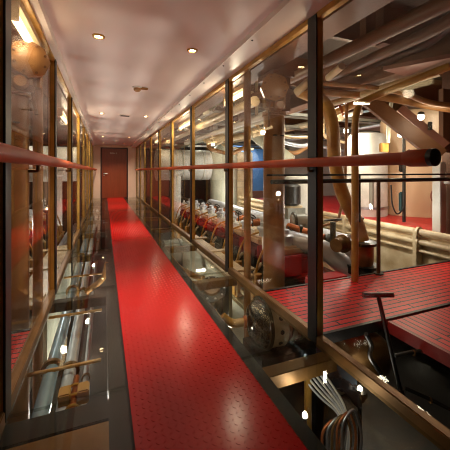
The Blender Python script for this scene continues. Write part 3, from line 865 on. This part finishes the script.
# ------------------------------------------------------------------ below the right glass floor
gn = thing('generator', (1.33, 2.28, -0.5), 'generator with a dark domed end and cream flange under the right foot rail', 'generator')
ax = Vector((0.97, -0.06, -0.02))
cg = Vector(at(257, 323, 2.62))
MB().lathe([(0.0, -0.08), (0.08, -0.07), (0.15, -0.045), (0.19, 0.0), (0.2, 0.03)], cg, ax, 32).build('domed_end', M['domeglass'], gn)
MB().lathe([(0.215, 0.03), (0.215, 0.06)], cg, ax, 32).build('rim', M['olive'], gn)
fl_ = MB().lathe([(0.20, 0.06), (0.20, 0.20), (0.18, 0.21)], cg, ax, 32).build('flange', M['cream'], gn)
qq = ax.normalized().to_track_quat('Z', 'Y')
for k in range(12):
    a_ = 2 * math.pi * k / 12
    p = cg + qq @ Vector((0.2 * math.cos(a_), 0.2 * math.sin(a_), 0.135))
    d = (p - cg - ax.normalized() * 0.135).normalized()
    MB().cyl(p - d * 0.005, p + d * 0.004, 0.018, 12).build('vent_hole', M['black'], fl_)
for k in range(4):
    MB().torus(cg + ax.normalized() * (0.24 + 0.045 * k), 0.16, 0.018, ax, 28, 8).build('coil_ring', M[('copper', 'cream')[k % 2]], gn)
MB().lathe([(0.13, 0.2), (0.13, 0.45)], cg, ax, 24).build('shaft_housing', M['dark'], gn)
MB().box((cg.x - 0.05, cg.y - 0.18, -1.8), (cg.x + 0.6, cg.y + 0.18, cg.z - 0.21)).build('pedestal', M['dark'], gn)
pipe('elbow_pipe', [at(222, 316, 2.6), at(231, 324, 2.6), at(246, 322, 2.6)], 0.035, M['yellow'], 'ochre elbow pipe left of the domed generator under the glass floor', flanges=((at(245, 322, 2.6), (1, -0.3, 0)),), fm=M['copper'])
pipe('ochre_pipe', [at(172, 262, 5.0), at(183, 271, 4.7), at(203, 279, 4.4)], 0.045, M['yellow'], 'ochre pipe beneath the right glass floor halfway down the corridor')
dm = thing('drum_filter', at(180, 255, 6.6), 'big pale grey drum under the right glass floor far down', 'filter drum')
q = Vector(at(179, 250, 6.4))
MB().cyl(q - Vector((0.32, 0, 0.1)), q + Vector((0.32, 0, -0.1)), 0.32, 28).build('shell', M['grey'], dm)
MB().lathe([(0.34, 0), (0.34, 0.03)], q + Vector((-0.02, 0, -0.1)), (1, 0, 0), 28).build('band', M['dark'], dm)
cu = thing('flanged_cover', at(213, 290, 3.5), 'round black flange with a tan centre under the right glass floor', 'cover')
q = Vector(at(212, 290, 3.6))
fr_ = MB().lathe([(0.17, 0), (0.17, 0.03), (0.12, 0.035)], q, (-0.2, -0.5, 0.8), 28).build('flange_ring', M['black'], cu)
MB().lathe([(0.1, 0.035), (0.09, 0.06), (0.03, 0.07)], q, (-0.2, -0.5, 0.8), 24).build('centre_disc', M['tan'], cu)
MB().lathe([(0.13, -0.5), (0.13, 0)], q, (-0.2, -0.5, 0.8), 20).build('body', M['olive'], cu)
for k in range(10):
    a_ = 2 * math.pi * k / 10
    p = q + Vector((-0.2, -0.5, 0.8)).normalized().to_track_quat('Z', 'Y') @ Vector((0.145 * math.cos(a_), 0.145 * math.sin(a_), 0.035))
    MB().lathe([(0.013, 0), (0.013, 0.012)], p, (-0.2, -0.5, 0.8), 6).build('bolt', M['steel'], fr_)
mt_ = thing('round_drain_tank', (1.95, 2.1, -0.65), 'brown round ended tank lying under the near edge of the red grating', 'tank')
q = Vector(at(372, 362, 2.22))
MB().lathe([(0.0, -0.06), (0.1, -0.05), (0.17, -0.01), (0.19, 0.04), (0.19, 0.9)], q, (0.15, 1, 0), 32).build('shell', M['brassdark'], mt_)
MB().tube([at(366, 334, 2.1), at(372, 345, 2.12), at(369, 356, 2.12), at(377, 368, 2.12), at(381, 374, 2.12)], 0.016, 8, 0.06).build('dark_strap', M['black'], mt_)
pipe('brass_prop', [at(308, 366, 1.95), at(308, 432, 1.95)], 0.024, M['brass'], 'upright brass prop under the glass floor below the near foot rail', 'prop', flanges=((at(308, 371, 1.95), (0, 0, 1)),), fm=M['darkred'])
pipe('brass_prop', [at(351, 338, 2.3), at(351, 392, 2.3)], 0.022, M['tan'], 'upright tan prop left of the brown round ended tank', 'prop')
for i in range(6):
    o = i * 4.2
    hcol = M['white'] if i % 2 else M['lag']
    pipe('cable_hose', [at(304 + o * .3, 378 - o, 1.95), at(318 + o * .5, 396 - o * .8, 1.9), at(338 + o * .35, 412 - o * .3, 1.85), at(345 + o * .2, 432, 1.8), at(340 + o * .4, 460, 1.75)], 0.0075, hcol,
         '%s silvery hose from the left in the bundle under the glass floor' % ords[i], 'hose', 0.12, group='hose bundle at lower right')
for i in range(5):
    pipe('looped_hose', [at(322 + i * 5, 460, 1.75), at(322 + i * 5, 430 - i * 2, 1.8), at(334 + i * 5, 418 - i * 3, 1.82), at(342 + i * 5, 432, 1.8), at(336 + i * 6, 460, 1.75)], 0.008, M[('copper', 'steel', 'brassdark')[i % 3]],
         '%s looped hose from the left at the bottom right' % ords[i], 'hose', 0.1, group='looped hoses at lower right')
sl_ = thing('bilge_fill_lamp', (1.04, 1.42, -0.4), 'tiny fill lamp among the hoses under the glass floor at lower right', 'lamp')  # placed at a bright dot to brighten the hoses
MB().cyl((1.04, 1.42, -0.45), (1.04, 1.42, -0.27), 0.01, 8).build('stem', M['dark'], sl_)
MB().lathe([(0.012, 0), (0.014, 0.015), (0.006, 0.03)], (1.04, 1.42, -0.27), (0, 0, 1), 12).build('bulb', M['bulb'], sl_)
point('bilge_fill_glow', (1.03, 1.36, -0.16), 1.4, (1, 0.9, 0.75), 0.03)
# crumpled blue sheet
bm_ = MB()
N = 22
grid = []
pA, pB, pC, pD = (Vector(at(*t)) for t in ((316, 350, 2.35), (352, 362, 2.3), (362, 402, 2.0), (318, 385, 2.05)))
for i in range(N + 1):
    row = []
    for j in range(N + 1):
        u, v = i / N, j / N
        p = (pA * (1 - u) + pB * u) * (1 - v) + (pD * (1 - u) + pC * u) * v
        p = p + Vector((0, 0, 0.03 * math.sin(9 * u + 4 * math.sin(7 * v)) + 0.025 * math.sin(13 * v + 5 * u) + random.uniform(-.008, .008)))
        row.append(bm_.bm.verts.new(p))
    grid.append(row)
for i in range(N):
    for j in range(N):
        bm_.bm.faces.new((grid[i][j], grid[i + 1][j], grid[i + 1][j + 1], grid[i][j + 1]))
sh = bm_.build('crumpled_sheet', M['tarp'])
so = sh.modifiers.new('thick', 'SOLIDIFY')
so.thickness = 0.006
tag(sh, 'crumpled blue grey sheet under the glass floor below the near foot rail', 'sheet')
for i, (x0, y0_, D0, x1, y1_, D1) in enumerate(((395, 356, 2.0, 432, 350, 2.0), (405, 388, 2.0, 455, 412, 1.9))):
    pipe('linkage_rod', [at(x0, y0_, D0), at((x0 + x1) / 2, (y0_ + y1_) / 2 - 1, (D0 + D1) / 2), at(x1, y1_, D1)], 0.013, M['dark'],
         ('upper' if i == 0 else 'lower') + ' dark linkage rod crossing beside the valve key', 'rod', flanges=((at((x0 + x1) / 2, (y0_ + y1_) / 2, (D0 + D1) / 2), (1, -0.3, 0)),), fm=M['brassdark'])
mm = thing('pump_body', (1.05, 1.75, -1.0), 'dark pump casing under the right glass floor nearest the camera', 'pump')
MB().lathe([(0.14, 0), (0.2, 0.06), (0.2, 0.32), (0.15, 0.4)], (0.96, 1.5, -0.9), (0.4, 1, 0.1), 24).build('casing', M['olive'], mm)
MB().box((0.85, 1.5, -1.8), (1.2, 2.0, -1.11), 0.02).build('plinth', M['dark'], mm)
MB().lathe([(0.06, 0), (0.06, 0.12), (0.1, 0.12), (0.1, 0.15)], (1.03, 1.68, -0.71), (0, 0, 1), 18).build('outlet', M['olive'], mm)
bd = MB().box((0.9, 0.9, -0.62), (1.02, 1.55, -0.58), 0.006)
tag(bd.build('ochre_board', M['yellow']), 'ochre board lying under the glass beside the bottom of the red walkway', 'board')
for i, (x, z, r, mt) in enumerate(((0.95, -0.62, 0.04, 'copper'), (1.08, -0.75, 0.05, 'pale'), (1.2, -0.55, 0.03, 'brass'))):
    pipe('under_floor_pipe', [(x, 2.9, z), (x, 12.8, z)], r, M[mt], '%s lengthwise pipe from the walkway under the right glass floor' % ords[i],
         flanges=[((x, 3.4 + 1.7 * k, z), (0, 1, 0)) for k in range(4)])

# ------------------------------------------------------------------ below the left glass floor
for i, (x, z, r, mt) in enumerate(((-0.36, -0.38, 0.05, 'bluepipe'), (-0.24, -0.42, 0.045, 'lag'), (-0.13, -0.5, 0.022, 'steel'))):
    pipe('under_floor_pipe', [(x, 1.75, z - 0.1), (x, 2.1, z), (x, 12.8, z)], r, M[mt], '%s lengthwise silvery pipe from the left wall under the glass floor' % ords[i],
         flanges=[((x, 2.6 + 1.6 * k, z), (0, 1, 0)) for k in range(4)], fm=M['brassdark'])
for i, y in enumerate((1.9, 2.5, 3.4, 4.6)):
    pipe('cross_link', [(-0.5, y, -0.33), (-0.02, y, -0.33)], 0.014, M['yellow'], '%s thin ochre cross bar over the pipes under the left glass floor' % ords[i], 'bar')
pipe('ochre_pipe', [at(86, 292, 3.7), at(104, 279, 3.75), at(108, 262, 3.8)], 0.035, M['yellow'], 'bent ochre pipe under the left glass floor beside the walkway', bend=0.1)
for i, x in enumerate((-0.27, -0.16)):
    tag(MB().box((x, 2.16, -0.40), (x + 0.07, 2.26, -0.31), 0.008).build('terminal_block', M['yellow']),
        ('left' if i == 0 else 'right') + ' small ochre block lying on the pipes under the near left glass floor', 'block')
fr = thing('fitting_ladder', (-0.2, 1.9, -0.5), 'row of small brass fittings under the left glass floor', 'pipe fitting')
for k in range(6):
    MB().torus((-0.18, 1.78 + k * 0.1, -0.36), 0.035, 0.009, (0, 1, 0.2), 16, 6).build('clamp_ring', M['brass'], fr)
MB().cyl((-0.18, 1.74, -0.36), (-0.18, 2.4, -0.36), 0.02, 10).build('tube', M['copper'], fr)
lb_ = MB()
lb_.box((0.1, 1.6, -1.75), (0.7, 12.8, -0.6), 0.01)
tag(lb_.build('sump_tank', M['dark'], smooth=False), 'long dark sump tank under the walkway on the left', 'tank')
for nm_, x, y, z, e in (('left glass floor, nearest the camera', -0.25, 3.6, -1.45, 125), ('left glass floor, second from the camera', -0.25, 5.7, -1.45, 125), ('left glass floor, farthest', -0.25, 9.0, -1.45, 125),
                        ('right glass floor beside the drum', 1.02, 4.2, -1.45, 90), ('right glass floor, farthest', 1.02, 7.4, -1.45, 100),
                        ('near edge of the red grating', 1.62, 1.60, -0.36, 1.8), ('right glass floor by the domed generator', 0.98, 2.45, -0.3, 8)):
    t = thing('bilge_fill_lamp', (x, y, z - 0.12), 'small fill lamp shining up from below the ' + nm_, 'lamp', 'fill lamps below the glass floor')  # uplights added to brighten the corridor ceiling and the machinery under the glass
    MB().cyl((x, y, -1.8), (x, y, z - 0.1), 0.012, 8).lathe([(0.03, -0.1), (0.05, -0.06), (0.05, -0.03)], (x, y, z), (0, 0, 1), 14).build('stand', M['dark'], t)
    b_ = 0.4 if e < 20 else 1
    MB().lathe([(0.04 * b_, -0.03), (0.04 * b_, -0.03 + 0.04 * b_), (0.02 * b_, -0.03 + 0.065 * b_)], (x, y, z), (0, 0, 1), 14).build('bulb', M['bulb'], t)
    L = bpy.data.lights.new('bilge_fill_glow', 'SPOT')
    L.energy = e
    L.color = (1, 0.94, 0.86)
    L.spot_size = math.radians(125)
    L.spot_blend = 0.6
    L.shadow_soft_size = 0.06
    lo3 = bpy.data.objects.new('bilge_fill_glow', L)
    lo3.location = (x, y, z + 0.05)
    lo3.rotation_euler = (math.pi, 0, 0)
    COL.objects.link(lo3)
MIRROR = True
for i, (x, z, r, mt) in enumerate(((1.55, -0.32, 0.05, 'steel'), (1.7, -0.45, 0.04, 'lag'), (1.6, -0.6, 0.05, 'cream'))):
    pipe('side_pipe', [(x, 2.6, z), (x, 9, z)], r, M[mt], '%s pale pipe along the left engine just below the left glass wall' % ords[i],
         flanges=[((x, 3.0 + 1.4 * k, z), (0, 1, 0)) for k in range(3)])
tag(MB().box((3.2, 6.4, -0.2), (3.3, 8.4, 2.2)).build('white_casing', M['white'], smooth=False), 'white upright casing far beyond the left glass wall', 'machine casing')
MIRROR = False

# ------------------------------------------------------------------ light in the room
for x, y, e in ((3.6, 4.4, 34), (4.2, 7.5, 65), (3.2, 10.8, 50), (6.2, 3.2, 16), (-2.4, 5.0, 25), (-2.4, 9.0, 30)):
    sd_ = 'right' if x > 0 else 'left'
    t = thing('flood_lamp', (x, y, 2.55), 'ceiling flood lamp in the %s engine room at %s' % (sd_, {4.4: 'the railing', 7.5: 'the domed vessel', 10.8: 'the far duct', 3.2: 'the peach tank', 5.0: 'the near engine', 9.0: 'the far engine'}[y]), 'lamp', 'engine room flood lamps')
    MB().box((x - 0.3, y - 0.12, 2.56), (x + 0.3, y + 0.12, 2.64), 0.01).build('housing', M['cream'], t)
    MB().box((x - 0.28, y - 0.1, 2.548), (x + 0.28, y + 0.1, 2.56)).build('diffuser', M['tube'], t)
    MB().cyl((x, y, 2.64), (x, y, 3.3), 0.01, 8).build('hanger_rod', M['dark'], t)
    area('flood_glow', (x, y, 2.53), (0, 0, 0), 0.56, 0.2, e, (1, 0.95, 0.86))
area('blue_screen_light', (6.2, 12.2, 2.4), (math.radians(50), 0, 0), 0.6, 0.3, 60, (0.8, 0.9, 1))

w = bpy.data.worlds.new('World')
S.world = w
w.use_nodes = True
w.node_tree.nodes['Background'].inputs['Color'].default_value = (0.02, 0.016, 0.012, 1)

cam = bpy.data.cameras.new('Camera')
cam.sensor_fit = 'HORIZONTAL'
cam.sensor_width = 36
cam.lens = 306 / 450 * 36
cam.shift_y = -54 / 450
cam.clip_start = 0.02
co = bpy.data.objects.new('Camera', cam)
co.location = (0, 0, EYE)
co.rotation_euler = (math.pi / 2, 0, -TH)
COL.objects.link(co)
S.camera = co
for o in bpy.data.objects:
    if '_w' in o.keys():
        del o['_w']
S.cycles.filter_width = 1.0
S.cycles.transparent_max_bounces = 32
S.cycles.max_bounces = 10
S.cycles.glossy_bounces = 5
S.cycles.sample_clamp_indirect = 6
S.view_settings.view_transform = 'Standard'
S.view_settings.look = 'None'
S.view_settings.gamma = 1
S.view_settings.use_curve_mapping = False
S.view_settings.exposure = 0.2
